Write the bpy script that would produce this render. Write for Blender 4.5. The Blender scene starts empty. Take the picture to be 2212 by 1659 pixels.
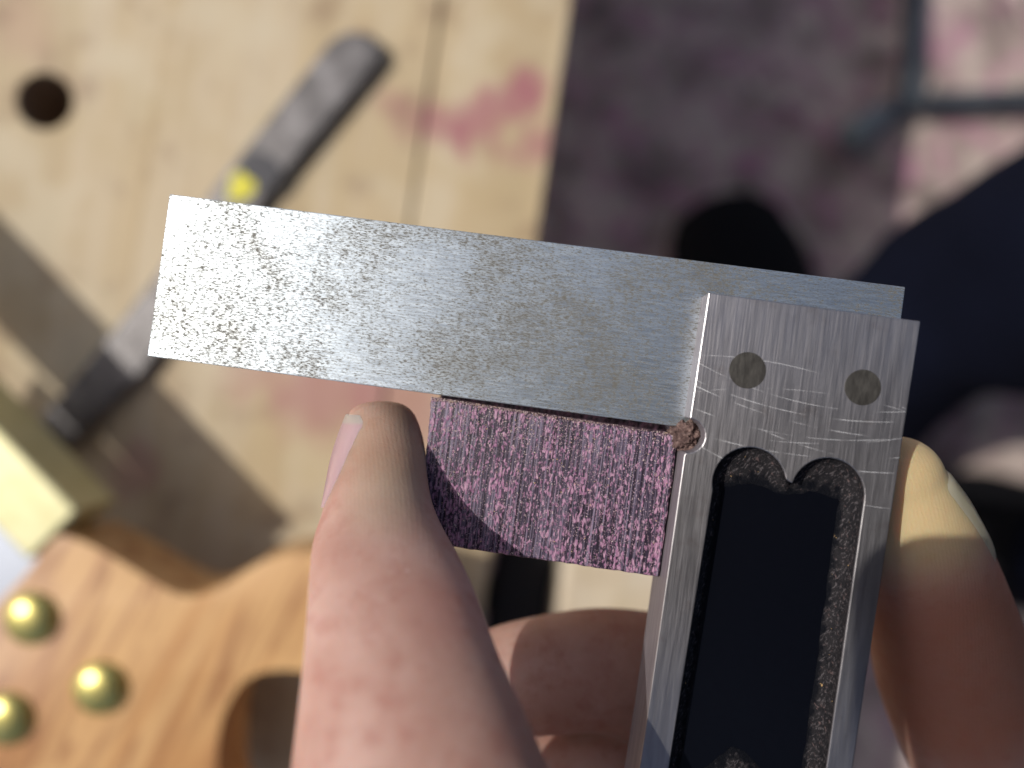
import bpy, bmesh, math, random
from math import radians as R, sin, cos, pi, atan2, sqrt
from mathutils import Vector, Matrix, noise
from mathutils.geometry import tessellate_polygon
from mathutils.bvhtree import BVHTree

random.seed(7)
S = bpy.context.scene
COL = S.collection

# ------------------------------------------------------------------ camera, world, sun, exposure
BH = 0.34                       # height of the bench top above the floor
CZ = BH + 0.267                 # the camera looks straight down on it
cam = bpy.data.cameras.new('camera')
co = bpy.data.objects.new('camera', cam)
COL.objects.link(co); S.camera = co
co.location = (0, 0, CZ)
cam.sensor_width = 36; cam.lens = 27.12
cam.clip_start = 0.004; cam.clip_end = 200
cam.dof.use_dof = True
cam.dof.focus_distance = 0.0995
cam.dof.aperture_fstop = 6.2
cam.dof.aperture_blades = 0

SUN_EL, SUN_AZ = R(50), R(16)   # from the left, a little from the top of the picture
sdir = Vector((-cos(SUN_EL)*cos(SUN_AZ), cos(SUN_EL)*sin(SUN_AZ), sin(SUN_EL)))
w = bpy.data.worlds.new('World'); S.world = w; w.use_nodes = True
sky = w.node_tree.nodes.new('ShaderNodeTexSky')
sky.sky_type = 'NISHITA'; sky.sun_disc = False
sky.air_density = 0.7; sky.dust_density = 3.0; sky.ozone_density = 0.3
sky.sun_elevation = SUN_EL; sky.sun_rotation = atan2(sdir.x, sdir.y)
bgn = w.node_tree.nodes['Background']
w.node_tree.links.new(sky.outputs[0], bgn.inputs[0]); bgn.inputs[1].default_value = 0.115
sl = bpy.data.lights.new('sun', 'SUN'); so = bpy.data.objects.new('sun', sl)
COL.objects.link(so); so.location = sdir*3
so.rotation_euler = (-sdir).to_track_quat('-Z', 'Y').to_euler()
sl.energy = 3.0; sl.angle = R(0.53); sl.color = (1.0, 0.955, 0.89)
S.view_settings.view_transform = 'Standard'; S.view_settings.look = 'None'
S.view_settings.exposure = 0.0; S.view_settings.gamma = 1.0
S.render.engine = 'CYCLES'
S.cycles.use_denoising = True
S.cycles.max_bounces = 8

# ------------------------------------------------------------------ helpers
K = 0.0006
def P(px, py, d):
    """a point seen at photo position (px, py), d metres below the lens"""
    return Vector(((px-1106)*K*d, -(py-829.5)*K*d, CZ-d))
def P2(px, py, d):
    p = P(px, py, d); return (p.x, p.y)

def thing(name, label, cat, loc=(0,0,0), rz=0, group=None):
    o = bpy.data.objects.new(name, None); COL.objects.link(o)
    o.location = loc; o.rotation_euler = (0,0,rz)
    o.empty_display_size = 0.01
    tag(o, label, cat, group)
    return o
def tag(o, label, cat, group=None):
    o['label'] = label; o['category'] = cat
    if group: o['group'] = group
def MW(o):
    m = Matrix.Translation(o.location) @ o.rotation_euler.to_matrix().to_4x4()
    return MW(o.parent) @ m if o.parent else m
def obj(name, bm, m, parent=None, smooth=False, bevel=0, seg=2, loc=None):
    """link a bmesh given in world coordinates as one mesh object under parent"""
    me = bpy.data.meshes.new(name)
    if bevel: bevel_bm(bm, bevel, seg)
    inv = None
    if parent is not None: inv = MW(parent).inverted()
    elif loc is not None: inv = Matrix.Translation(loc).inverted()
    if inv is not None: bm.transform(inv)
    bmesh.ops.recalc_face_normals(bm, faces=bm.faces[:])
    if smooth:
        for f in bm.faces: f.smooth = True
    bm.to_mesh(me); bm.free()
    if m: me.materials.append(m)
    o = bpy.data.objects.new(name, me); COL.objects.link(o)
    if parent is not None: o.parent = parent
    elif loc is not None: o.location = loc
    return o
def bevel_bm(bm, r, seg=2, ang=35):
    bmesh.ops.recalc_face_normals(bm, faces=bm.faces[:])
    es = [e for e in bm.edges if len(e.link_faces) == 2 and e.calc_face_angle(0) > R(ang)]
    bmesh.ops.bevel(bm, geom=es, offset=r, segments=seg, profile=0.5, affect='EDGES', clamp_overlap=True)
def prism(outer, z0, z1, holes=(), bm=None):
    """extruded outline, with holes through it"""
    bm = bm or bmesh.new()
    loops = [list(outer)] + [list(h) for h in holes]
    flat = [p for l in loops for p in l]
    lo = [bm.verts.new((p[0], p[1], z0)) for p in flat]
    hi = [bm.verts.new((p[0], p[1], z1)) for p in flat]
    if len(loops) == 1 :
        bm.faces.new(hi); bm.faces.new(lo[::-1])
    else:
        for t in tessellate_polygon([[Vector((p[0], p[1], 0)) for p in l] for l in loops]):
            try:
                bm.faces.new([hi[i] for i in t]); bm.faces.new([lo[i] for i in reversed(t)])
            except ValueError: pass
    k = 0
    for l in loops:
        n = len(l)
        for i in range(n):
            a, b = k+i, k+(i+1) % n
            bm.faces.new((lo[a], lo[b], hi[b], hi[a]))
        k += n
    bmesh.ops.recalc_face_normals(bm, faces=bm.faces[:])
    return bm
def crom(pts, n):
    """Catmull-Rom through tuples"""
    out = []
    for i in range(len(pts)-1):
        p0 = pts[max(i-1,0)]; p1 = pts[i]; p2 = pts[i+1]; p3 = pts[min(i+2,len(pts)-1)]
        for k in range(n):
            t = k/n
            out.append(tuple(0.5*((2*b)+(-a+c)*t+(2*a-5*b+4*c-d)*t*t+(-a+3*b-3*c+d)*t**3) for a,b,c,d in zip(p0,p1,p2,p3)))
    out.append(tuple(pts[-1]))
    return out
def closed_crom(pts, n):
    m = len(pts); out = []
    for i in range(m):
        p0, p1, p2, p3 = pts[i-1], pts[i], pts[(i+1) % m], pts[(i+2) % m]
        for k in range(n):
            t = k/n
            out.append(tuple(0.5*((2*b)+(-a+c)*t+(2*a-5*b+4*c-d)*t*t+(-a+3*b-3*c+d)*t**3) for a,b,c,d in zip(p0,p1,p2,p3)))
    return out
def loft(bm, rings, cap=True):
    vr = [[bm.verts.new(p) for p in r] for r in rings]
    n = len(vr[0])
    for a, b in zip(vr, vr[1:]):
        for i in range(n):
            bm.faces.new((a[i], a[(i+1) % n], b[(i+1) % n], b[i]))
    if cap:
        bm.faces.new(vr[0][::-1]); bm.faces.new(vr[-1])
    return vr
def tube(bm, pts, n=20, sub=5, round_start=True, round_end=False):
    """pts: (x, y, z, half width, half depth); ends rounded off"""
    c = crom(pts, sub)
    rings = []
    m = len(c)
    for i, p in enumerate(c):
        a = Vector(c[max(i-1,0)][:3]); b = Vector(c[min(i+1,m-1)][:3])
        t = (b-a).normalized()
        side = t.cross(Vector((0,0,1)))
        if side.length < 1e-4: side = Vector((1,0,0))
        side.normalize(); up = side.cross(t).normalized()
        rings.append((Vector(p[:3]), t, side, up, p[3], p[4]))
    def ring(ct, side, up, rw, rd):
        return [ct + side*cos(2*pi*k/n)*rw + up*sin(2*pi*k/n)*rd for k in range(n)]
    out = []
    if round_start:
        ct, t, s, u, rw, rd = rings[0]
        for q in (8, 25, 42, 60, 76):
            out.append(ring(ct - t*cos(R(q))*rw, s, u, rw*sin(R(q)), rd*sin(R(q))))
    for ct, t, s, u, rw, rd in rings: out.append(ring(ct, s, u, rw, rd))
    if round_end:
        ct, t, s, u, rw, rd = rings[-1]
        for q in (14, 30, 48, 65, 82):
            out.append(ring(ct + t*sin(R(q))*rw, s, u, rw*cos(R(q)), rd*cos(R(q))))
    loft(bm, out)
    return bm
def disc_pts(cx, cy, r, n=32):
    return [(cx+r*cos(2*pi*i/n), cy+r*sin(2*pi*i/n)) for i in range(n)]
def box(bm, x0, x1, y0, y1, z0, z1, mat=None):
    v = [Vector(p) for p in ((x0,y0,z0),(x1,y0,z0),(x1,y1,z0),(x0,y1,z0),(x0,y0,z1),(x1,y0,z1),(x1,y1,z1),(x0,y1,z1))]
    if mat: v = [mat @ p for p in v]
    v = [bm.verts.new(p) for p in v]
    for f in ((3,2,1,0),(4,5,6,7),(0,1,5,4),(1,2,6,5),(2,3,7,6),(3,0,4,7)): bm.faces.new([v[i] for i in f])
    return bm

# ------------------------------------------------------------------ material kit
class G:
    def __init__(s, name):
        s.m = bpy.data.materials.new(name); s.m.use_nodes = True
        s.t = s.m.node_tree; s.b = s.t.nodes['Principled BSDF']
        s.tc = s.t.nodes.new('ShaderNodeTexCoord')
    def N(s, typ, **kw):
        n = s.t.nodes.new(typ)
        for k, v in kw.items(): setattr(n, k, v)
        return n
    def L(s, a, b): s.t.links.new(a, b)
    def put(s, sock, v):
        if hasattr(v, 'is_output') or isinstance(v, bpy.types.NodeSocket): s.L(v, sock)
        else: sock.default_value = v
    def co(s, scale=(1,1,1), rot=(0,0,0), loc=(0,0,0), what='Object'):
        m = s.N('ShaderNodeMapping'); s.L(s.tc.outputs[what], m.inputs[0])
        m.inputs['Rotation'].default_value = rot; m.inputs['Location'].default_value = loc
        k = s.N('ShaderNodeMapping'); s.L(m.outputs[0], k.inputs[0]); k.inputs['Scale'].default_value = scale
        return k.outputs[0]
    def noise(s, co, scale=1, detail=4, rough=.55, dist=0):
        n = s.N('ShaderNodeTexNoise'); s.L(co, n.inputs['Vector'])
        n.inputs['Scale'].default_value = scale; n.inputs['Detail'].default_value = detail
        n.inputs['Roughness'].default_value = rough; n.inputs['Distortion'].default_value = dist
        return n.outputs['Fac']
    def voro(s, co, scale=1, feature='F1', out='Distance', rand=1):
        n = s.N('ShaderNodeTexVoronoi', feature=feature); s.L(co, n.inputs['Vector'])
        n.inputs['Scale'].default_value = scale; n.inputs['Randomness'].default_value = rand
        return n.outputs[out]
    def ramp(s, fac, stops):
        n = s.N('ShaderNodeValToRGB'); e = n.color_ramp.elements
        while len(e) < len(stops): e.new(0.5)
        for q, (p, c) in zip(e, stops):
            q.position = p
            if not isinstance(c, tuple): c = (c, c, c)
            q.color = (*c, 1)
        s.L(fac, n.inputs[0]); return n.outputs[0]
    def sm(s, v, a, b, lo=0, hi=1):
        n = s.N('ShaderNodeMapRange', interpolation_type='SMOOTHSTEP')
        s.put(n.inputs[0], v)
        for i, q in ((1,a),(2,b),(3,lo),(4,hi)): n.inputs[i].default_value = q
        return n.outputs[0]
    def mix(s, f, a, b, mode='MIX'):
        n = s.N('ShaderNodeMix', data_type='RGBA', blend_type=mode)
        for sk, v in ((n.inputs['Factor'], f), (n.inputs[6], a), (n.inputs[7], b)):
            if isinstance(v, tuple) and len(v) == 3: v = (*v, 1)
            s.put(sk, v)
        return n.outputs[2]
    def math(s, op, a, b=0, c=0):
        n = s.N('ShaderNodeMath', operation=op)
        s.put(n.inputs[0], a); s.put(n.inputs[1], b); s.put(n.inputs[2], c)
        return n.outputs[0]
    def dist(s, co, p):
        n = s.N('ShaderNodeVectorMath', operation='DISTANCE'); s.L(co, n.inputs[0]); n.inputs[1].default_value = p
        return n.outputs['Value']
    def sep(s, co):
        n = s.N('ShaderNodeSeparateXYZ'); s.L(co, n.inputs[0]); return n.outputs
    def bump(s, h, dist, strength=1, prev=None):
        n = s.N('ShaderNodeBump'); s.L(h, n.inputs['Height']); n.inputs['Distance'].default_value = dist
        n.inputs['Strength'].default_value = strength
        if prev is not None: s.L(prev, n.inputs['Normal'])
        return n.outputs[0]
    def set(s, **kw):
        names = dict(color='Base Color', rough='Roughness', metal='Metallic', normal='Normal', spec='Specular IOR Level',
                     aniso='Anisotropic', arot='Anisotropic Rotation', tangent='Tangent', sss='Subsurface Weight', coat='Coat Weight', trans='Transmission Weight',
                     sheen='Sheen Weight', alpha='Alpha')
        for k, v in kw.items():
            if isinstance(v, tuple) and len(v) == 3: v = (*v, 1)
            s.put(s.b.inputs[names[k]], v)
        return s.m
def c255(r, g, b):
    f = lambda v: ((v/255+.055)/1.055)**2.4 if v > 10 else v/255/12.92
    return (f(r), f(g), f(b))

# ------------------------------------------------------------------ setting: floor
BA = -R(8.3)                                    # the bench runs 8 degrees off the picture's upright
bench_loc = Vector((0.0012, 0, 0))
def B(x, y, z=0): return Matrix.Translation(bench_loc) @ Matrix.Rotation(BA, 4, 'Z') @ Vector((x, y, z))

g = G('concrete with purple dust')
c = g.co()
n1 = g.noise(c, 22, 5, .65, .4); n2 = g.noise(c, 38, 5, .65, .6); n3 = g.noise(c, 420, 3)
base = g.ramp(n1, [(.36, (.12,.095,.082)), (.5, (.36,.29,.25)), (.64, (.55,.46,.40))])
dust = g.mix(g.sm(n2, .46, .66, 0, .85), base, (.40,.17,.26))
dust = g.mix(g.sm(g.noise(c, 24, 4, .6, .4), .56, .7), dust, (.62,.52,.45))
dust = g.mix(g.sm(n3, .5, .75), dust, (.56,.42,.42))
g.set(color=dust, rough=.9, normal=g.bump(n3, .002, .6))
bm = bmesh.new(); box(bm, -6, 6, -6, 6, -.05, 0)
fl = obj('floor', bm, g.m); fl['kind'] = 'structure'

# ------------------------------------------------------------------ workbench
def pine(name, stain=False, tone=(.475,.37,.222)):
    g = G(name)
    inf = g.N('ShaderNodeObjectInfo')
    add = g.N('ShaderNodeVectorMath', operation='ADD'); g.L(g.tc.outputs['Object'], add.inputs[0])
    mul = g.N('ShaderNodeVectorMath', operation='SCALE'); cmb = g.N('ShaderNodeCombineXYZ')
    g.L(inf.outputs['Random'], cmb.inputs[2]); g.L(inf.outputs['Random'], cmb.inputs[1])
    g.L(cmb.outputs[0], mul.inputs[0]); mul.inputs['Scale'].default_value = 5
    g.L(mul.outputs[0], add.inputs[1])
    mp = g.N('ShaderNodeMapping'); g.L(add.outputs[0], mp.inputs[0]); mp.inputs['Scale'].default_value = (1, .05, 1)
    v = mp.outputs[0]
    grain = g.noise(v, 170, 5, .6, .8); broad = g.noise(v, 34, 3, .5, 1.2); cl = g.noise(g.co(), 26, 4, .6)
    t = Vector(tone)
    colr = g.ramp(broad, [(.3, tuple(t*.86)), (.5, tuple(t)), (.7, tuple(Vector((t.x*1.1, t.y*1.18, t.z*1.38))))])
    colr = g.mix(g.sm(grain, .5, .8, 0, .35), colr, (t.x*.72, t.y*.6, t.z*.48))
    colr = g.mix(g.sm(cl, .46, .64, 0, .5), colr, (t.x*1.16,t.y*1.3,t.z*1.55))
    colr = g.mix(g.sm(g.noise(g.co(), 17, 3), .5, .62, 0, .35), colr, (t.x*.86,t.y*.84,t.z*.72))
    colr = g.mix(g.sm(g.noise(g.co(), 48, 5, .6), .52, .70, 0, .6), colr, (.25,.165,.10))
    if stain:
        for (px, py, r, k) in ((960,275,.010,.9), (1030,265,.012,1), (1100,220,.012,1), (1160,180,.008,.8), (1160,310,.009,.9), (870,235,.009,.5), (700,850,.021,.8), (860,880,.017,.7), (560,800,.012,.5), (300,1010,.012,.55), (760,100,.006,.3), (40,60,.012,.25)):
            q = P(px, py, .267); lp = (Matrix.Translation(bench_loc) @ Matrix.Rotation(BA, 4, 'Z')).inverted() @ q
            dd = g.math('ADD', g.dist(g.co(), lp), g.sm(g.noise(g.co((1,.55,1)), 95, 3, .6), .3, .7, -.004, .004))
            colr = g.mix(g.sm(dd, r*.35, r*1.25, .8*k, 0), colr, (.33,.125,.14))
    return g.set(color=colr, rough=.62, normal=g.bump(grain, .0006, .5), spec=.35)
M_pine = pine('worn pine', True)
M_jaw = pine('pale pine', False, (.56,.47,.34))
g = G('shaded hole wall'); M_hole_shade = g.set(color=(.22,.155,.10), rough=.9)  # darker brown paints in the shade inside the dog hole
bench = thing('workbench', 'pale pine plank workbench with a round dog hole and purple dust stains', 'workbench', bench_loc, BA)
hole = [(p[0], p[1]) for p in disc_pts(*P2(95, 217, .267), .0099, 40)]
gaps = [0, .00045, .00008, .0001, .0004, .0004, .0004]
edges = [0, -.0442, -.1372, -.2335, -.33, -.43, -.53]
for i in range(6):
    x1, x0 = edges[i]-(gaps[i] if i else 0), edges[i+1]+gaps[i+1]
    q = [B(x0,-.9), B(x1,-.9), B(x1,.9), B(x0,.9)]
    q = [(p.x, p.y) for p in q]
    cx = bench.matrix_basis
    lp = (Matrix.Translation(bench_loc) @ Matrix.Rotation(BA, 4, 'Z')).inverted() @ Vector((*P2(95,217,.267), 0))
    hs = [hole] if x0 < lp.x < x1 else []
    dz = (0, .0006, -.0003, .0004, 0, .0003)[i]
    b = prism(q, BH-.045, BH+dz, hs)
    o = obj('plank', b, M_pine, bench, bevel=.0007, seg=2)
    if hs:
        o.data.materials.append(M_hole_shade)
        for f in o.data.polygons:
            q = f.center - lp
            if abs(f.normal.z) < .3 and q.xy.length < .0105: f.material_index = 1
for sx in (-.46, -.09):
    for sy in (-.75, .7):
        b = bmesh.new(); p = B(sx, sy)
        box(b, sx-.04, sx+.04, sy-.04, sy+.04, 0, BH-.046, Matrix.Translation(bench_loc) @ Matrix.Rotation(BA,4,'Z'))
        obj('leg', b, M_pine, bench, bevel=.003)

# vise on the bench's edge: a pale jaw beyond a dark gap
g = G('black steel'); M_blacksteel = g.set(color=(.012,.012,.013), rough=.5, metal=.6)
vise = thing('vise', 'pale wooden vise jaw standing open beside the bench edge under the purple block', 'vise', B(.04,-.16,BH), BA)
T = Matrix.Translation(bench_loc) @ Matrix.Rotation(BA, 4, 'Z')
b = bmesh.new(); box(b, .0255, .066, -.30, -.047, BH-.15, BH-.0005, T)
obj('jaw', b, M_jaw, vise, bevel=.002)
for yy in (-.26, -.1):
    b = bmesh.new()
    tube(b, [(*(T @ Vector((x, yy, BH-.1))), .009, .009) for x in (-.05, .02, .1)], 16, 3)
    obj('guide_rod', b, M_blacksteel, vise, smooth=True)
b = bmesh.new(); box(b, .0015, .0245, -.27, -.046, BH-.11, BH-.022, T)
obj('gap_filler', b, M_blacksteel, vise, bevel=.002)  # black block filling the open gap, stands in for its shade

# ------------------------------------------------------------------ grey bar tool on the bench
g = G('old grey steel')
c = g.co(); n = g.noise(c, 130, 5, .6); n2 = g.noise(c, 1200, 3)
M_oldsteel = g.set(color=g.ramp(n, [(.3,(.085,.08,.08)), (.5,(.14,.132,.13)), (.7,(.22,.21,.21))]), metal=.55,
                   rough=g.sm(n2, .3, .7, .4, .62), normal=g.bump(n2, .0003, .4))
bar = thing('steel_bar', 'grey rounded steel bar tool with a yellow paint dab lying across the bench', 'hand tool', P(450,520,.266))
left = [(712,88),(450,420),(340,590),(190,780),(48,948)]
right = [(112,1002),(318,800),(455,600),(582,420),(828,125)]
outl = right + [(826,98),(806,76),(776,66),(742,70)] + left
outl = [P2(x, y, .2615) for x, y in outl]
b = prism(outl, BH+.0004, BH+.0062)
bevel_bm(b, .0018, 3)
obj('blade', b, M_oldsteel, bar)
g = G('black tape'); M_tape = g.set(color=(.012,.012,.02), rough=.45)
g = G('yellow paint'); M_yellow = g.set(color=(.62,.56,.012), rough=.5)
tp = closed_crom([P2(x,y,.2605) for x,y in ((515,352),(545,325),(592,342),(606,372),(585,408),(545,402),(512,376))], 4)
obj('tape_band', prism(tp, BH+.0058, BH+.0066), M_tape, bar)
tp = closed_crom([P2(x,y,.2605) for x,y in ((500,382),(520,370),(534,384),(550,392),(548,414),(520,432),(490,426),(498,404))], 4)
obj('paint_dab', prism(tp, BH+.0060, BH+.0068), M_yellow, bar)

# ------------------------------------------------------------------ hand saw (lower left)
saw = thing('hand_saw', 'hand saw with an orange wooden handle, brass back and domed brass nuts', 'saw', P(300,1400,.25))
g = G('orange wood')
ang = -R(62)
c = g.co((1,1,1), (0,0,ang)); st = g.co((.14,1,1), (0,0,ang))
gr = g.noise(st, 150, 5, .6, 1.4); big = g.noise(st, 55, 3, .5, 1.0)
colr = g.ramp(big, [(.3,(.30,.13,.045)), (.42,(.50,.26,.095)), (.55,(.60,.36,.15)), (.75,(.55,.30,.12))])
colr = g.mix(g.sm(gr, .46, .66, 0, .8), colr, (.28,.115,.04))
colr = g.mix(g.sm(g.dist(g.co(), tuple(P(90,1330,.237)-P(300,1400,.25))), .014, .04, .6, 0), colr, (.55,.37,.29))
M_handle = g.set(color=colr, rough=.38, coat=.15, normal=g.bump(gr, .0004, .4))
g = G('brass'); n = g.noise(g.co(), 300, 4)
M_brass = g.set(color=g.ramp(n, [(.3,(.50,.43,.13)), (.7,(.62,.55,.2))]), metal=.95, rough=.33)
g = G('saw steel'); M_sawsteel = g.set(color=(.36,.39,.44), metal=.8, rough=.42, normal=g.bump(g.noise(g.co((1,1,1)), 900, 3), .0002, .3))
D1 = .213
ZH = BH+.030
ho = [(-140,1420),(-40,1335),(60,1235),(118,1160),(200,1180),(330,1256),(385,1284),(432,1286),(490,1262),(540,1228),(592,1203),(652,1194),(740,1205),(830,1262),(872,1380),(852,1560),(800,1720),(700,1870),(520,1960),(300,1900),(210,1760),(60,1740),(-90,1800),(-220,1640)]
hh = [(484,1540),(530,1470),(600,1448),(680,1462),(742,1530),(765,1640),(740,1770),(640,1850),(540,1840),(480,1760),(468,1690),(470,1620)]
b = prism([P2(*p, D1) for p in closed_crom(ho, 4)], ZH, ZH+.024, [[P2(*p, D1) for p in closed_crom(hh, 4)]])
bevel_bm(b, .0075, 5)
obj('handle', b, M_handle, saw, smooth=True)
b = prism([P2(x,y,.2115) for x,y in ((-1320,-215),(-1210,-317),(168,1104),(60,1212))], ZH+.004, ZH+.0255)
g = G('worn pale brass'); n = g.noise(g.co(), 200, 4)
M_back = g.set(color=g.ramp(n, [(.3,(.50,.47,.25)), (.7,(.60,.57,.34))]), metal=.45, rough=.5)
obj('brass_back', b, M_back, saw, bevel=.0012, seg=3)
b = prism([P2(x,y,.222) for x,y in ((-400,730),(120,1230),(0,1420),(-300,1420),(-600,1100))], ZH+.0135, ZH+.0142)
obj('blade', b, M_sawsteel, saw)
for (x, y) in ((62,1338),(212,1490),(8,1556)):
    b = bmesh.new(); ctr = P(x, y, .2115); rr = .0074; top = ZH+.024
    rings = [[(ctr.x+r*cos(2*pi*k/36), ctr.y+r*sin(2*pi*k/36), top+h) for k in range(36)] for r, h in
             ((rr,-.002),(rr,.0008),(rr*.97,.0014),(rr*.85,.0022),(rr*.66,.0030),(rr*.42,.0035),(rr*.18,.0037))]
    loft(b, rings)
    obj('nut', b, M_brass, saw, smooth=True)

off = thing('saw_riser', 'added wooden block hidden under the saw handle to widen the saw shadow', 'added support block', P(330,1620,.26), 0)  # added, unseen: lifts the saw so its shadow falls wider on the bench
obj('board', prism([P2(x,y,.24) for x,y in ((20,1440),(330,1420),(420,1560),(380,1800),(0,1720))], BH+.0008, ZH-.0003), M_jaw, off, bevel=.001)

# ------------------------------------------------------------------ thin metal frame on the floor (top right)
frame = thing('metal_frame', 'thin blue grey metal frame lying on the dusty floor at top right', 'metal frame', P(1960,215,.66))
g = G('blue grey paint'); n = g.noise(g.co(), 40, 3)
M_frame = g.set(color=g.ramp(n, [(.35,(.035,.042,.052)), (.7,(.075,.092,.105))]), rough=.5, metal=.2)
DF = CZ-.016
def rail(a, bb, wd=.006, hgt=.007):
    p, q = P(*a, DF), P(*bb, DF)
    b = bmesh.new(); t = (q-p); L = t.length; ang = atan2(t.y, t.x)
    box(b, 0, L, -wd, wd, -hgt, hgt, Matrix.Translation(p) @ Matrix.Rotation(ang, 4, 'Z'))
    return b
obj('rail', rail((1962,232),(2000,-420)), M_frame, frame, bevel=.002)
obj('rail', rail((1985,222),(2760,196), .0065), M_frame, frame, bevel=.002)
obj('rail', rail((1955,226),(1868,268), .007), M_frame, frame, bevel=.002)
b = bmesh.new(); p = P(1862,276,DF)
tube(b, [(p.x+.012,p.y+.008,p.z,.009,.012),(p.x-.006,p.y-.006,p.z,.012,.015)], 16, 3, True, True)
g = G('grey rubber'); obj('foot', b, g.set(color=(.16,.19,.2), rough=.7), frame, smooth=True)

# ------------------------------------------------------------------ engineer's square
SA, TILT = -R(7.7), -R(2.75)                # turned like the bench, face leaning a little to the left
sq = thing('try_square', 'steel engineer\'s square with spotted blade and black recessed stock held against the purple block', 'square', P(1480,900,.1))
sq.rotation_euler = (0, TILT, SA)
SM = MW(sq)
ZB, ZS, ZK, ZW = 0, .0043, -.0063, -.0003  # blade face, stock face, stock back, wood face in the square's frame
def PL(px, py, z):
    """where the sight line through a photo position meets the plane z of the square's frame"""
    o = SM.inverted() @ Vector((0,0,CZ)); d = (SM.to_3x3().inverted() @ (P(px,py,.1)-Vector((0,0,CZ))))
    t = (z-o.z)/d.z
    q = o+d*t
    return (q.x, q.y)
def fobj(*a, **k):
    """obj() for a shape given in the square's frame"""
    a = list(a); a[1].transform(SM)
    return obj(*a, **k)
def metal_tangent(g, axis):
    """a fixed direction in the square's own frame"""
    v = g.N('ShaderNodeVectorTransform', vector_type='VECTOR', convert_from='OBJECT', convert_to='WORLD')
    v.inputs[0].default_value = axis
    return v.outputs[0]
g = G('pitted brushed steel')
c = g.co()
brush = g.noise(g.co((.05,1,1)), 5200, 3, .6)
fine = g.noise(g.co((.28,1,1)), 6200, 3, .7, .2)
mid = g.noise(g.co((.6,1,1)), 1500, 4, .65, .4)
patch = g.noise(c, 75, 4, .6, .3)
big = g.noise(g.co((.5,1,1), loc=(.03,.01,0)), 38, 2, .5)
pit = g.math('ADD', g.math('MULTIPLY', fine, .74), g.math('MULTIPLY', mid, .26))
amt = g.math('ADD', g.math('MULTIPLY', patch, .66), g.math('MULTIPLY', big, .34))
thr = g.sm(amt, .34, .60, .578, .482)
pm = g.sm(g.math('SUBTRACT', pit, thr), -.015, .07)
stain = g.sm(g.math('ADD', g.math('MULTIPLY', amt, .7), g.math('MULTIPLY', mid, .3)), .44, .62)
colr = g.mix(g.sm(brush, .3, .7), (.48,.55,.60), (.65,.73,.78))
colr = g.mix(g.math('MULTIPLY', stain, .62), colr, (.34,.335,.30))
colr = g.mix(g.sm(fine, .46, .62, 0, .5), colr, (.25,.235,.20))
colr = g.mix(g.math('MULTIPLY', pm, .75), colr, (.16,.145,.115))
ro = g.math('ADD', g.sm(brush, .3, .7, .34, .44), g.math('MULTIPLY', pm, .45))
h = g.math('SUBTRACT', g.math('MULTIPLY', brush, .5), g.math('MULTIPLY', pm, .15))
M_blade = g.set(color=colr, metal=g.math('SUBTRACT', .90, g.math('MULTIPLY', pm, .25)), rough=ro, normal=g.bump(h, .00002, .8), aniso=.5, tangent=metal_tangent(g,(0,1,0)))

g = G('brushed stock steel')
brush = g.noise(g.co((1,.03,1)), 4200, 4, .6)
b2 = g.noise(g.co((1,.10,1)), 900, 3, .6)
dirt = g.noise(g.co(), 240, 5, .65)
colr = g.ramp(b2, [(.3,(.30,.29,.30)), (.7,(.42,.405,.415))])
colr = g.mix(g.sm(dirt, .54, .74, 0, .5), colr, (.25,.22,.21))
# long curved scratches crossing the face
scr = None
sx0, sy0 = PL(1720,850,ZS)
for (cx, cy, rad, wd, sd) in ((.004,.052,.0545,.00007,1),(.006,.050,.0585,.00009,2),(.001,.046,.0512,.00006,3),(.008,.060,.0640,.00008,4),(-.004,.056,.0622,.00006,5),(.010,.040,.0470,.00008,6),(.003,-.06,.0605,.00005,7),(.0,.058,.0655,.00007,8),(.012,.048,.0605,.00006,9),(-.006,-.05,.0535,.00005,10),(.005,.045,.0462,.00005,11)):
    dd = g.dist(g.co(), (sx0+cx, sy0+cy, ZS))
    dv = g.math('ABSOLUTE', g.math('SUBTRACT', dd, rad))
    brk = g.sm(g.noise(g.co((1,.2,1), loc=(sd*.37,sd*.11,0)), 180, 3, .6), .44, .62)
    k = g.math('MULTIPLY', g.sm(dv, wd*.3, wd, 1, 0), brk)
    scr = k if scr is None else g.math('MAXIMUM', scr, k)
colr = g.mix(g.math('MULTIPLY', scr, .38), colr, (.86,.9,.9))
ro = g.math('ADD', g.sm(brush, .3, .7, .31, .42), g.math('MULTIPLY', scr, .25))
M_stock = g.set(color=colr, metal=.92, rough=ro, normal=g.bump(brush, .00003, .9), aniso=.35, tangent=metal_tangent(g,(1,0,0)))

bo = [(366,419),(1956,620),(1909,981),(318,769)]
b = prism([PL(x,y,ZB) for x,y in bo], -.002, 0)
fobj('blade', b, M_blade, sq, bevel=.00012, seg=2)

# stock outline with the relief notch at the inner corner
so_ = [(1531,632),(1989,694),(1959,889),(1845,1640),(1788,2010),(1335,1950),(1392,1590),(1478,984)]
ncx, ncy, nr = 1486, 941, 37.5
notch = []
for k in range(13):
    a = R(97) - R(180)*k/12
    notch.append((ncx+nr*cos(a), ncy+nr*sin(a)))
outl = so_ + notch
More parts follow.
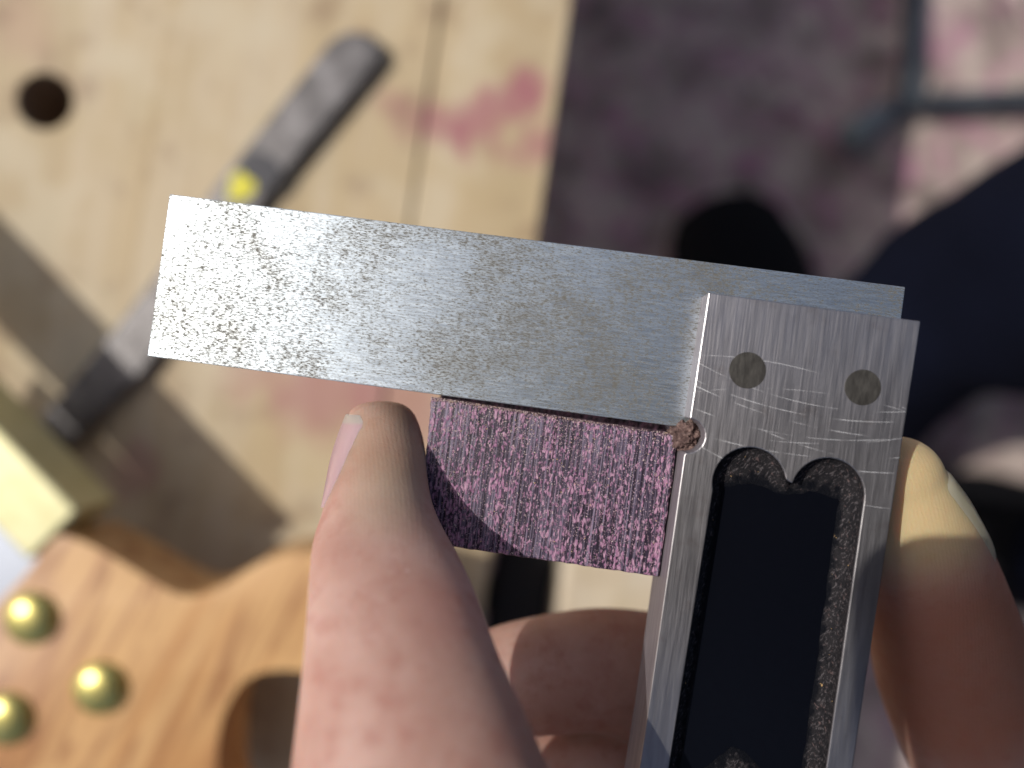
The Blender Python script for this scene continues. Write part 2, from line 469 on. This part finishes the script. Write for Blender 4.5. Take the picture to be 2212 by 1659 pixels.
# pocket: two round-topped lanes, mirrored at the far end
def pocket(t=0):
    """pocket outline shrunk by t (picture units)"""
    U = []
    cl, cr, r = (1619,1046), (1788,1069), 80-t
    el, er = (1521,1690), (1697,1714)
    def arc(c, a0, a1, n=18):
        for k in range(n+1):
            a = R(a0+(a1-a0)*k/n); U.append((c[0]+r*cos(a), c[1]+r*sin(a)))
    arc(cl, 171, 352); arc(cr, 198, 369); arc(er, 8, 172); arc(el, 18, 190)
    # even spacing along the straight sides
    out = []
    for i, p in enumerate(U):
        q = U[(i+1) % len(U)]; out.append(p)
        L = sqrt((p[0]-q[0])**2+(p[1]-q[1])**2)
        for k in range(1, int(L/25)): f = k/int(L/25); out.append((p[0]+(q[0]-p[0])*f, p[1]+(q[1]-p[1])*f))
    return out
def pfloor(p, m=33):
    """the same outline point pulled in to the edge of the flat black floor"""
    x, y = p
    top = 1046 + (x-1540)*.13 + 7*sin(x*.045) + 5*noise.noise(Vector((x*.05,1,0)))
    bot = 1712 - 72*math.exp(-((x-1602)/62)**2) + (x-1600)*.1 + 5*noise.noise(Vector((x*.06,7,0)))
    wob = 5*noise.noise(Vector((y*.03, x*.003, 3)))
    y2 = min(max(y, top), bot)
    lx = 1541-(y2-1046)*.150 + m + wob; rx = 1868-(y2-1069)*.138 - m - wob
    return (min(max(x, lx), rx), y2)
pk = [PL(x,y,ZS) for x,y in pocket(0)]
b = prism([PL(x,y,ZS) for x,y in outl], ZK, ZS, [pk])
st = fobj('stock', b, M_stock, sq, bevel=.0002, seg=2)
g = G('dusty stock side'); n = g.noise(g.co((1,.1,1)), 1500, 4, .6)
st.data.materials.append(g.set(color=g.ramp(n, [(.3,(.17,.15,.165)), (.7,(.27,.245,.265))]), metal=.35, rough=.55))
for f in st.data.polygons:
    if abs(f.normal.z) < .2: f.material_index = 1

# black painted pocket floor with a dusty fillet round the wall
g = G('dusty black paint')
fl_ = g.noise(g.co((.4,1,1), (0,0,.9)), 2300, 4, .7, .5); sp = g.noise(g.co((1,.3,1), (0,0,.6)), 3600, 3, .7)
sp2 = g.noise(g.co(), 700, 4, .6)
colr = g.ramp(sp2, [(.3,(.008,.008,.010)), (.7,(.022,.020,.022))])
colr = g.mix(g.sm(sp, .52, .68, 0, .6), colr, (.14,.125,.13))
colr = g.mix(g.sm(fl_, .58, .72, 0, .7), colr, (.19,.13,.125))
colr = g.mix(g.sm(g.noise(g.co(), 1300, 2), .72, .76), colr, (.40,.26,.12))
colr = g.mix(g.sm(g.math('ADD', g.sep(g.co())[2], g.sm(g.noise(g.co(), 900, 3), .3, .7, -.0001, .0001)), ZS-.0030+.00002, ZS-.0030+.00022), (.0022,.0028,.0055), colr)
M_rim = g.set(color=colr, rough=.8, spec=.15, normal=g.bump(fl_, .0002, 1))
g = G('black enamel')
sp = g.noise(g.co((1,.6,1), (0,0,.5)), 1900, 4, .75)
colr = g.mix(g.sm(sp, .73, .80, 0, .4), (.0022,.0028,.0055), (.12,.12,.13))
M_enamel = g.set(color=colr, rough=.34, spec=.17, normal=g.bump(g.noise(g.co(), 500, 3), .00015, .3))
zf = ZS-.0030
P0, P1, PF = pocket(.5), pocket(1.5), [pfloor(p) for p in pocket(1.5)]
b = bmesh.new(); vr = []
def ringv(pts, z): vr.append([b.verts.new((*PL(x,y,ZS), z)) for x,y in pts])
ringv(P0, ZS-.0002); ringv(P1, zf+.0016)
for f, dz in ((.18,.0009),(.45,.00038),(.75,.0001),(1,0)):
    ringv([(p[0]+(q[0]-p[0])*f, p[1]+(q[1]-p[1])*f) for p, q in zip(P1, PF)], zf+dz)
for a, c_ in zip(vr, vr[1:]):
    n = len(a)
    for i in range(n): b.faces.new((a[i], a[(i+1)%n], c_[(i+1)%n], c_[i]))
fobj('pocket_rim', b, M_rim, sq, smooth=True)
pb = []
for p in [pfloor(q, 24) for q in pocket(0)]:
    if not pb or (abs(p[0]-pb[-1][0])+abs(p[1]-pb[-1][1])) > 2: pb.append((p[0], p[1]))
fx0, fx1 = 1450, 1880
b = prism([PL(x,y,ZS) for x,y in ((1541,1040),(1868,1080),(1780,1735),(1440,1715))], zf-.0006, zf-.00004)
fobj('pocket_floor', b, M_enamel, sq)
b = prism([PL(x,y,ZS) for x,y in pocket(.3)], ZK+.0004, zf-.00065)
fobj('web', b, M_enamel, sq)

# pins
g = G('dull pin metal')
n = g.noise(g.co((1,.3,1)), 1800, 4, .65)
M_pin = g.set(color=g.ramp(n, [(.3,(.05,.046,.04)), (.7,(.115,.107,.093))]), metal=.6, rough=.48, normal=g.bump(n, .00004, .8))
for (x, y, r) in ((1615,800,39.5),(1864,837,38.5)):
    q = PL(x, y, ZS)
    fobj('pin', prism(disc_pts(q[0], q[1], r*K*.0955, 40), ZS-.001, ZS+.00003), M_pin, sq, bevel=.00002, seg=1)

# sawdust packed in the notch
g = G('brown sawdust')
n = g.noise(g.co(), 1500, 5, .7)
M_dust = g.set(color=g.ramp(n, [(.3,(.035,.018,.018)), (.5,(.13,.08,.072)), (.72,(.30,.21,.18))]), rough=1, normal=g.bump(n, .0004, 1))
b = bmesh.new()
bmesh.ops.create_icosphere(b, subdivisions=5, radius=1)
nq = PL(1490,944,.0012)
for v in b.verts:
    d = v.co.copy()
    k = 1+.30*noise.noise(d*2.6)+.26*noise.noise(d*6)+.16*noise.noise(d*15)
    v.co = Vector((d.x*k*.00215+nq[0], d.y*k*.0022+nq[1], d.z*k*.0024-.0008))
fobj('sawdust', b, M_dust, sq, smooth=True)['kind'] = 'stuff'

# ------------------------------------------------------------------ purple wood block (end grain up)
g = G('purpleheart end grain')
wa = 0
c0 = g.co()
warp = g.N('ShaderNodeTexNoise'); g.L(c0, warp.inputs['Vector']); warp.inputs['Scale'].default_value = 1100; warp.inputs['Detail'].default_value = 3
wv = g.N('ShaderNodeVectorMath', operation='MULTIPLY_ADD'); g.L(warp.outputs['Color'], wv.inputs[0]); wv.inputs[1].default_value = (.0009,.0009,0); g.L(c0, wv.inputs[2])
mp = g.N('ShaderNodeMapping'); g.L(wv.outputs[0], mp.inputs[0]); mp.inputs['Scale'].default_value = (1,.52,1)
cell = g.voro(mp.outputs[0], 2500)
wing = g.noise(g.co((1,.30,1), (0,0,R(-4))), 3100, 4, .65, .5)
streak = g.noise(g.co((1,.012,1)), 3000, 4, .7)
streak2 = g.noise(g.co((1,.04,1)), 620, 3, .6)
patch = g.noise(c0, 130, 3, .5)
blob = g.math('ADD', g.sm(cell, .14, .60, .95, 0), g.sm(wing, .44, .64, 0, .8))
dens = g.math('ADD', blob, g.sm(patch, .3, .7, -.25, .22))
dens = g.math('ADD', dens, g.sm(streak2, .35, .65, -.25, .2))
pinkm = g.sm(dens, .34, 1.02)
dark = g.ramp(streak, [(.40,(.006,.003,.009)), (.5,(.036,.023,.047)), (.60,(.19,.155,.22))])
pink = g.ramp(wing, [(.3,(.20,.085,.16)), (.5,(.37,.175,.295)), (.7,(.57,.36,.46))])
colr = g.mix(g.math('MULTIPLY', pinkm, .92), dark, pink)
colr = g.mix(g.sm(streak, .60, .72, 0, .4), colr, (.34,.25,.36))
colr = g.mix(g.sm(streak, .44, .34, 0, .8), colr, (.02,.01,.025))
pore = g.sm(cell, .02, .10, 1, 0)
colr = g.mix(g.math('MULTIPLY', pore, g.sm(g.noise(c0, 800, 2), .45, .6)), colr, (.05,.012,.035))
colr = g.mix(g.math('MULTIPLY', g.sm(g.noise(c0, 5200, 2), .60, .72), .75), colr, (.62,.44,.50))
hgt = g.math('ADD', g.math('MULTIPLY', streak, .8), g.math('MULTIPLY', pinkm, .6))
M_purple = g.set(color=colr, rough=g.sm(pinkm, 0, 1, .36, .8), spec=.4, normal=g.bump(hgt, .00012, .9))
wo = [(931,860),(1200,902),(1466,941),(1424,1247),(1150,1207),(906,1171),(918,1000)]
def ragged(pts, n, amp, seed):
    out = []
    for i in range(len(pts)):
        a, c_ = Vector(pts[i]), Vector(pts[(i+1) % len(pts)])
        for k in range(n):
            q = a.lerp(c_, k/n)
            if k: q += Vector((noise.noise(Vector((q.x*.09, q.y*.09, seed))), noise.noise(Vector((q.x*.09, q.y*.09, seed+9)))))*amp
            out.append((q.x, q.y))
    return out
woj = ragged(wo, 22, 2.2, 3.3)
# the top side carries a rough step 4.5 mm behind the face, so the crack under the blade stays closed and dark
wr = [(x, y-30) if k < 44 else (x, y) for k, (x, y) in enumerate(woj)]
b = bmesh.new()
loft(b, [[(*PL(x,y,ZW), z) for x,y in o_] for o_, z in ((wr,ZW-.016),(wr,ZW-.0091),(woj,ZW-.0090),(woj,ZW))])
bmesh.ops.recalc_face_normals(b, faces=b.faces[:])
es = [e for e in b.edges if len(e.link_faces) == 2 and e.calc_face_angle(0) > R(35) and min(v.co.z for v in e.verts) > ZW-.0001]
bmesh.ops.bevel(b, geom=es, offset=.00028, segments=2, profile=.5, affect='EDGES', clamp_overlap=True)
me = bpy.data.meshes.new('wood_block')
sx0, sy0 = PL(1200,1040,ZW)
BL = Matrix.Translation((sx0, sy0, ZW-.008))
b.transform(BL.inverted()); b.to_mesh(me); b.free(); me.materials.append(M_purple)
blk = bpy.data.objects.new('wood_block', me); COL.objects.link(blk)
blk.location = SM @ BL.translation; blk.rotation_euler = sq.rotation_euler
tag(blk, 'purple end grain wood block pinched between thumb and square', 'wood block')
# fuzz along the sawn arris and loose dust grains lying on the end grain
g = G('pale dust')
inf = g.N('ShaderNodeNewGeometry')
M_grain = g.set(color=g.ramp(inf.outputs['Random Per Island'], [(0,(.34,.20,.26)), (.5,(.52,.40,.40)), (.85,(.66,.56,.52)), (1,(.62,.40,.2))]), rough=1)
rnd = random.Random(5)
def crumb(b, p, s):
    ax = Matrix.Rotation(rnd.uniform(0,6.28), 3, Vector((rnd.gauss(0,1), rnd.gauss(0,1), rnd.gauss(0,1))).normalized())
    v = [b.verts.new(p + ax @ Vector(q)*s) for q in ((1.3,.1,0),(-.4,.8,.1),(-.5,-.7,.15),(0,0,.8),(-.1,.1,-.6))]
    for f in ((0,1,3),(1,2,3),(2,0,3),(1,0,4),(2,1,4),(0,2,4)): b.faces.new([v[i] for i in f])
b = bmesh.new()
A, Bq, C, Dq = Vector((931,860)), Vector((1466,941)), Vector((1424,1247)), Vector((906,1171))
for k in range(9000):
    u = rnd.random(); v = rnd.random()
    dn = .05 + .95*math.exp(-v*4.2)*(1.15-u*.8) + .25*max(0, noise.noise(Vector((u*7, v*5, 2))))
    if rnd.random() > dn: continue
    q = (A*(1-u)+Bq*u)*(1-v) + (Dq*(1-u)+C*u)*v
    crumb(b, Vector((*PL(q.x, q.y, ZW), ZW+.00002)), rnd.choice((.00005,.00006,.00007,.00009,.00013)))
for k in range(1500):                                       # the arris
    u = rnd.random()**1.7; q = A*(1-u)+Bq*u + Vector((0, rnd.uniform(-3, 6)))
    crumb(b, Vector((*PL(q.x, q.y, ZW), ZW+rnd.uniform(-.0004,.00006))), rnd.uniform(.00005,.00011))
b.transform(SM)
dg = obj('dust_grains', b, M_grain, None); dg.parent = blk; dg.matrix_parent_inverse = (SM @ BL).inverted()
dg['kind'] = 'stuff'

# ------------------------------------------------------------------ the person: hand, clothed arm, body and legs
person = thing('person', 'person in dark navy clothes holding the square and purple block in one bare hand', 'person', (0.35,-0.25,0))

# thumb: rows of (y, left x, right x, centre depth, half thickness in mm)
TH = [(866,812,832,.1046,.8),(869,792,856,.1046,2.0),(876,770,876,.1045,3.3),(890,756,892,.1043,4.5),(912,746,903,.1039,5.5),
      (945,734,913,.1033,6.2),(985,722,920,.1022,6.8),(1030,713,923,.1005,7.2),(1075,705,930,.0985,7.4),(1110,697,941,.0967,7.6),
      (1150,683,960,.0945,7.8),(1200,674,988,.0920,8.0),(1270,669,1022,.0888,8.2),(1350,664,1052,.0858,8.4),(1440,656,1087,.0832,8.6),
      (1540,645,1133,.0812,8.9),(1659,632,1185,.0797,9.4),(1800,622,1250,.0795,10.2),(1980,640,1360,.0820,11.5),(2200,760,1560,.0905,13.5),(2500,960,1800,.105,14.5)]
def thumb_pt(row, th, off=0.0):
    y, xl, xr, d, ht = row
    cx = (xl+xr)/2; hw = (xr-xl)/2*K*d; ht = ht*.001
    ce = cos(th); se = sin(th)
    p = P(cx, y, d)
    return Vector((p.x + ce*(hw+off), p.y, p.z + se*(ht+off)))
rows = crom(TH, 3)
bt = bmesh.new()
loft(bt, [[thumb_pt(r, 2*pi*k/40) for k in range(40)] for r in rows])

def pt(px, py, d, rw, rd): p = P(px, py, d); return (p.x, p.y, p.z, rw*.001, rd*.001)
parts = [bt]
def fing(L, **k):
    b = bmesh.new(); tube(b, [pt(*q) for q in L], 28, 6, **k); parts.append(b)
IDX = [(1938,1040,.1040,6.2,5.6),(1956,1112,.1055,7.9,7.0),(1988,1210,.1085,9.2,8.2),(2030,1340,.1135,10.4,9.2),(2068,1470,.1185,11.6,10.2),(2150,1650,.1235,12.4,10.8),(2250,1850,.126,12.4,11),(2330,2100,.127,12.4,12),(2250,2450,.127,14,12)]
fing(IDX)
fing([(985,1520,.1165,6,5.6),(1060,1482,.1172,8.0,7.4),(1190,1455,.1180,8.8,8.0),(1330,1448,.1186,9.3,8.6),(1470,1490,.1195,9.8,9.2),(1620,1640,.1215,10.2,10),(1790,1900,.122,10.8,11),(1950,2150,.122,11.5,12),(2000,2450,.124,13,12)])
fing([(1010,1720,.119,6.5,6),(1180,1690,.121,8.6,8),(1380,1695,.122,9.2,8.6),(1560,1880,.123,9.2,9),(1720,2100,.124,10.5,11),(1760,2450,.125,13,12)])
fing([(1060,2060,.120,5.6,5.4),(1200,2040,.121,7,7),(1360,2060,.122,7.5,7.4),(1500,2180,.123,8.5,9),(1540,2480,.125,12,12)])
fing([(1750,2330,.1235,34,12.5),(1720,2600,.125,37,14),(1650,2900,.126,32,15),(1600,3150,.127,26,17),(1620,3500,.128,25,18),(1680,4200,.131,28,22)], round_end=True)
hb = bmesh.new()
for b in parts:
    me = bpy.data.meshes.new('tmp'); bmesh.ops.recalc_face_normals(b, faces=b.faces[:]); b.to_mesh(me); b.free(); hb.from_mesh(me); bpy.data.meshes.remove(me)
tmpm = bpy.data.meshes.new('tmp'); hb.to_mesh(tmpm); hb.free()
tmpo = bpy.data.objects.new('tmp', tmpm); COL.objects.link(tmpo)
rm = tmpo.modifiers.new('r', 'REMESH'); rm.mode = 'VOXEL'; rm.voxel_size = .00055; rm.use_smooth_shade = True
smd = tmpo.modifiers.new('s', 'SMOOTH'); smd.factor = .5; smd.iterations = 6
dg_ = bpy.context.evaluated_depsgraph_get(); dg_.update()
hm = bpy.data.meshes.new_from_object(tmpo.evaluated_get(dg_)); hm.name = 'hand'
bpy.data.objects.remove(tmpo)

g = G('skin')
c = g.co(); oy = g.sep(g.tc.outputs['Object'])
pl = person.location
def lp(px, py, d): return tuple(P(px,py,d)-pl)
n1 = g.noise(c, 90, 4, .55); n2 = g.noise(c, 320, 5, .6); n3 = g.noise(c, 2600, 3, .6)
colr = g.ramp(n1, [(.3,(.37,.20,.16)), (.5,(.44,.265,.215)), (.7,(.50,.33,.28))])
colr = g.mix(g.sm(n2, .48, .70, 0, .5), colr, (.34,.145,.115))
colr = g.mix(g.sm(n3, .5, .72, 0, .2), colr, (.5,.36,.31))
colr = g.mix(g.sm(g.dist(c, lp(850,950,.0975)), .003, .012, .6, 0), colr, (.33,.225,.14))
colr = g.mix(g.sm(g.dist(c, lp(830,1070,.0915)), .002, .008, .45, 0), colr, (.46,.37,.27))
colr = g.mix(g.sm(g.dist(c, lp(1000,1270,.082)), .002, .009, .5, 0), colr, (.36,.145,.115))
colr = g.mix(g.sm(g.dist(c, lp(885,872,.102)), .001, .006, .6, 0), colr, (.14,.075,.04))
colr = g.mix(g.sm(g.dist(c, lp(1985,1060,.102)), .006, .016, .8, 0), colr, (.64,.50,.25))
colr = g.mix(g.sm(g.dist(c, lp(2080,1480,.106)), .011, .026, .8, 0), colr, (.36,.135,.07))
# flakes and callus spots
colr = g.mix(g.sm(g.noise(c, 480, 3), .74, .80, 0, .35), colr, (.72,.58,.54))
ridge = g.N('ShaderNodeTexWave', wave_type='BANDS', bands_direction='X', wave_profile='SIN')
g.L(g.co((1,.12,1), (0,0,R(-14))), ridge.inputs['Vector']); ridge.inputs['Scale'].default_value = 620; ridge.inputs['Distortion'].default_value = 2.5
ridge.inputs['Detail'].default_value = 2; ridge.inputs['Detail Scale'].default_value = .3
cre = g.voro(g.co((1,.55,1)), 900, 'DISTANCE_TO_EDGE')
hb_ = g.math('ADD', g.math('MULTIPLY', ridge.outputs['Fac'], .13), g.sm(cre, 0, .10, -.10, 0))
hb_ = g.math('ADD', hb_, g.math('MULTIPLY', n2, 1.1))
nrm = g.bump(hb_, .00012, .55)
nrm = g.bump(n3, .00006, .5, nrm)
M_skin = g.set(color=colr, rough=g.sm(n2, .3, .7, .50, .66), sss=.55, spec=.3, normal=nrm)
g.b.inputs['Subsurface Radius'].default_value = (1, .36, .2); g.b.inputs['Subsurface Scale'].default_value = .0035
hm.transform(Matrix.Translation(-pl)); hm.materials.clear(); hm.materials.append(M_skin)
for p in hm.polygons: p.use_smooth = True
hand = bpy.data.objects.new('hand', hm); COL.objects.link(hand); hand.parent = person

# thumb nail: a thin shell wrapped over the left flank of the thumb tip
g = G('nail')
yy = g.sep(g.tc.outputs['Object'])[1]
tip = P(0,905,.099).y - pl.y; low = P(0,1085,.097).y - pl.y
colr = g.mix(g.sm(yy, tip-.0009, tip-.0004), (.74,.53,.54), (.70,.62,.55))
M_nail = g.set(color=colr, rough=.28, sss=.15, coat=.25, normal=g.bump(g.noise(g.co((1,.08,1)), 1600, 3), .00003, .5))
g.b.inputs['Subsurface Scale'].default_value = .001
NB = [(894,118),(904,110),(915,107),(940,112),(965,117),(990,122),(1015,128),(1040,136),(1065,146),(1090,160)]
def row_at(y):
    for a, b in zip(rows, rows[1:]):
        if a[0] <= y <= b[0]:
            f = (y-a[0])/max(b[0]-a[0],1e-6); return tuple(p+(q-p)*f for p, q in zip(a, b))
b = bmesh.new(); grid = []
for i, (y, t0) in enumerate(crom(NB, 4)):
    r = list(row_at(y)); 
    t1 = 238 if y < 1040 else 238-(y-1040)*.9
    line = []
    for k in range(15):
        th = R(t0+(t1-t0)*k/14)
        edge = min(k, 14-k)
        off = (-.0001,.00012,.00024,.00028)[min(edge,3)]
        line.append(b.verts.new(thumb_pt(r, th, off)))
    grid.append(line)
for a, c_ in zip(grid, grid[1:]):
    for k in range(14): b.faces.new((a[k], a[k+1], c_[k+1], c_[k]))
bmesh.ops.solidify(b, geom=b.faces[:], thickness=.00035)
nm = obj('nail', b, M_nail, person, smooth=True); nm.parent = hand
# fingernail on the far finger: on its right-hand, outer side
b = bmesh.new(); grid = []
ic = crom([pt(*q) for q in IDX], 8)
for i in range(0, 19):
    q = ic[i]; nx = ic[i+1]
    ax = Vector(q[:3]); tdir = (Vector(nx[:3])-ax).normalized()
    sd = tdir.cross(Vector((0,0,1))).normalized()
    if sd.x < 0: sd = -sd
    up = sd.cross(tdir).normalized()
    if up.z < 0: up = -up
    t0 = 66-i*1.1 - 18*max(0,1-i/3)**2; line = []
    for k in range(13):
        th = R(t0 + (-60-t0)*k/12)
        off = (-.0004,-.00005,.0003)[min(k,12-k,2)]
        if i < 2: off = min(off, (-.0004,.0001)[i])
        if i > 16: off = min(off, (.0001,-.0004)[i-17])
        line.append(b.verts.new(ax + sd*cos(th)*(q[3]+off) + up*sin(th)*(q[4]+off)))
    grid.append(line)
for a, c_ in zip(grid, grid[1:]):
    for k in range(12): b.faces.new((a[k], a[k+1], c_[k+1], c_[k]))
bmesh.ops.solidify(b, geom=b.faces[:], thickness=.0004)
g = G('pale nail'); M_nail2 = g.set(color=(.70,.64,.45), rough=.3, sss=.8)
g.b.inputs['Subsurface Radius'].default_value = (1,.8,.5); g.b.inputs['Subsurface Scale'].default_value = .005
nm = obj('nail', b, M_nail2, person, smooth=True); nm.parent = hand

# clothes
g = G('navy cloth'); n = g.noise(g.co(), 600, 3); n2 = g.noise(g.co(), 14, 3)
M_navy = g.set(color=g.ramp(n2, [(.3,(.0022,.0032,.009)), (.7,(.0040,.0056,.0150))]), spec=.1, rough=.95, normal=g.bump(n, .001, .5), sheen=0.0)
g = G('black shoe'); M_shoe = g.set(color=(.003,.003,.004), spec=.15, rough=.8)
def cloth(name, pts, seed, amp=.006, sub=8):
    b = bmesh.new(); tube(b, pts, 36, sub, True, True)
    for v in b.verts:
        q = v.co*22+Vector((seed,0,0)); v.co += Vector((noise.noise(q), noise.noise(q+Vector((5,1,2))), noise.noise(q+Vector((1,8,3)))))*amp
    return obj(name, b, M_navy, person, smooth=True)
w0 = P(1620,3400,.128)
cloth('sleeve', [(w0.x, w0.y, w0.z, .036,.032),(.085,-.27,.47,.048,.045),(.16,-.40,.45,.055,.055),(.28,-.42,.62,.062,.065),(.34,-.33,.80,.075,.075)], 1)
cloth('jacket', [(.62,-.20,.36,.17,.13),(.56,-.19,.52,.17,.14),(.44,-.18,.70,.18,.13),(.33,-.16,.85,.17,.12),(.26,-.15,.95,.08,.08)], 2, .01)
cloth('trouser_leg', [(*P(1830,905,.53),.042,.046),(*P(1890,800,.49),.050,.050),(*P(2000,700,.45),.052,.052),(*P(2212,608,.40),.061,.061),(*P(2650,540,.33),.074,.074),(*P(3300,500,.29),.08,.08),(.50,.04,.38,.09,.09),(.60,-.10,.37,.10,.10)], 3)
cloth('trouser_leg', [(*P(2330,1215,.53),.042,.045),(*P(2480,1260,.49),.052,.052),(*P(2900,1360,.38),.07,.07),(.44,-.22,.38,.085,.085),(.60,-.24,.37,.10,.10)], 4)
def shoe(px, py, rot):
    o = P(px, py, CZ-.05); o.z = 0; b = bmesh.new(); M = Matrix.Translation(o) @ Matrix.Rotation(rot, 4, 'Z')
    # sections from toe (x = -0.13) to heel
    sec = [(-.132,.012,.030),(-.126,.030,.042),(-.11,.042,.052),(-.08,.048,.060),(-.04,.047,.070),(0,.042,.088),(.04,.039,.100),(.08,.038,.104),(.115,.034,.100),(.13,.018,.08)]
    rings = []
    for x, wd, h in sec:
        r = []
        for k in range(28):
            a = 2*pi*k/28; cx = cos(a); sx = sin(a)
            yv = wd*(abs(cx)**.8)*(1 if cx > 0 else -1)
            zv = h*.5+h*.5*(abs(sx)**(.6 if sx < 0 else .9))*(1 if sx > 0 else -1)
            r.append(M @ Vector((x, yv, zv+.004)))
        rings.append(r)
    loft(b, rings)
    return obj('shoe', b, M_shoe, person, smooth=True)
shoe(1690, 782, R(-70)); shoe(2368, 1215, R(-12))
b = bmesh.new(); bmesh.ops.create_uvsphere(b, u_segments=28, v_segments=18, radius=1)
for v in b.verts: v.co = Vector((.20+v.co.x*.10, -.14+v.co.y*.078, 1.02+v.co.z*.105))
obj('head', b, M_skin, person, smooth=True)
b = bmesh.new(); bmesh.ops.create_uvsphere(b, u_segments=28, v_segments=18, radius=1)
for v in b.verts: v.co = Vector((.215+v.co.x*.10, -.14+v.co.y*.084, 1.045+v.co.z*.105))
g = G('dark cap'); obj('cap', b, g.set(color=(.01,.01,.015), rough=.9), person, smooth=True)

# the phone that takes the picture, held flat over the square: its lens is the camera's place
g = G('dark glass'); M_glass = g.set(color=(.012,.012,.014), rough=.25)
phone = thing('phone', 'dark phone held flat just above the square with its lens facing down', 'phone', (.044,-.031,CZ+.0008))
def rrect(x0, x1, y0, y1, r, n=6):
    out = []
    for cx, cy, a in ((x1-r,y1-r,0),(x0+r,y1-r,90),(x0+r,y0+r,180),(x1-r,y0+r,270)):
        for k in range(n+1): out.append((cx+r*cos(R(a+90*k/n)), cy+r*sin(R(a+90*k/n))))
    return out
obj('body', prism(rrect(-.036,.124,-.071,.004,.008), CZ+.0008, CZ+.0088), M_glass, phone, bevel=.0015)
obj('screen', prism(rrect(-.033,.121,-.068,.001,.006), CZ+.0088, CZ+.0091), M_glass, phone)
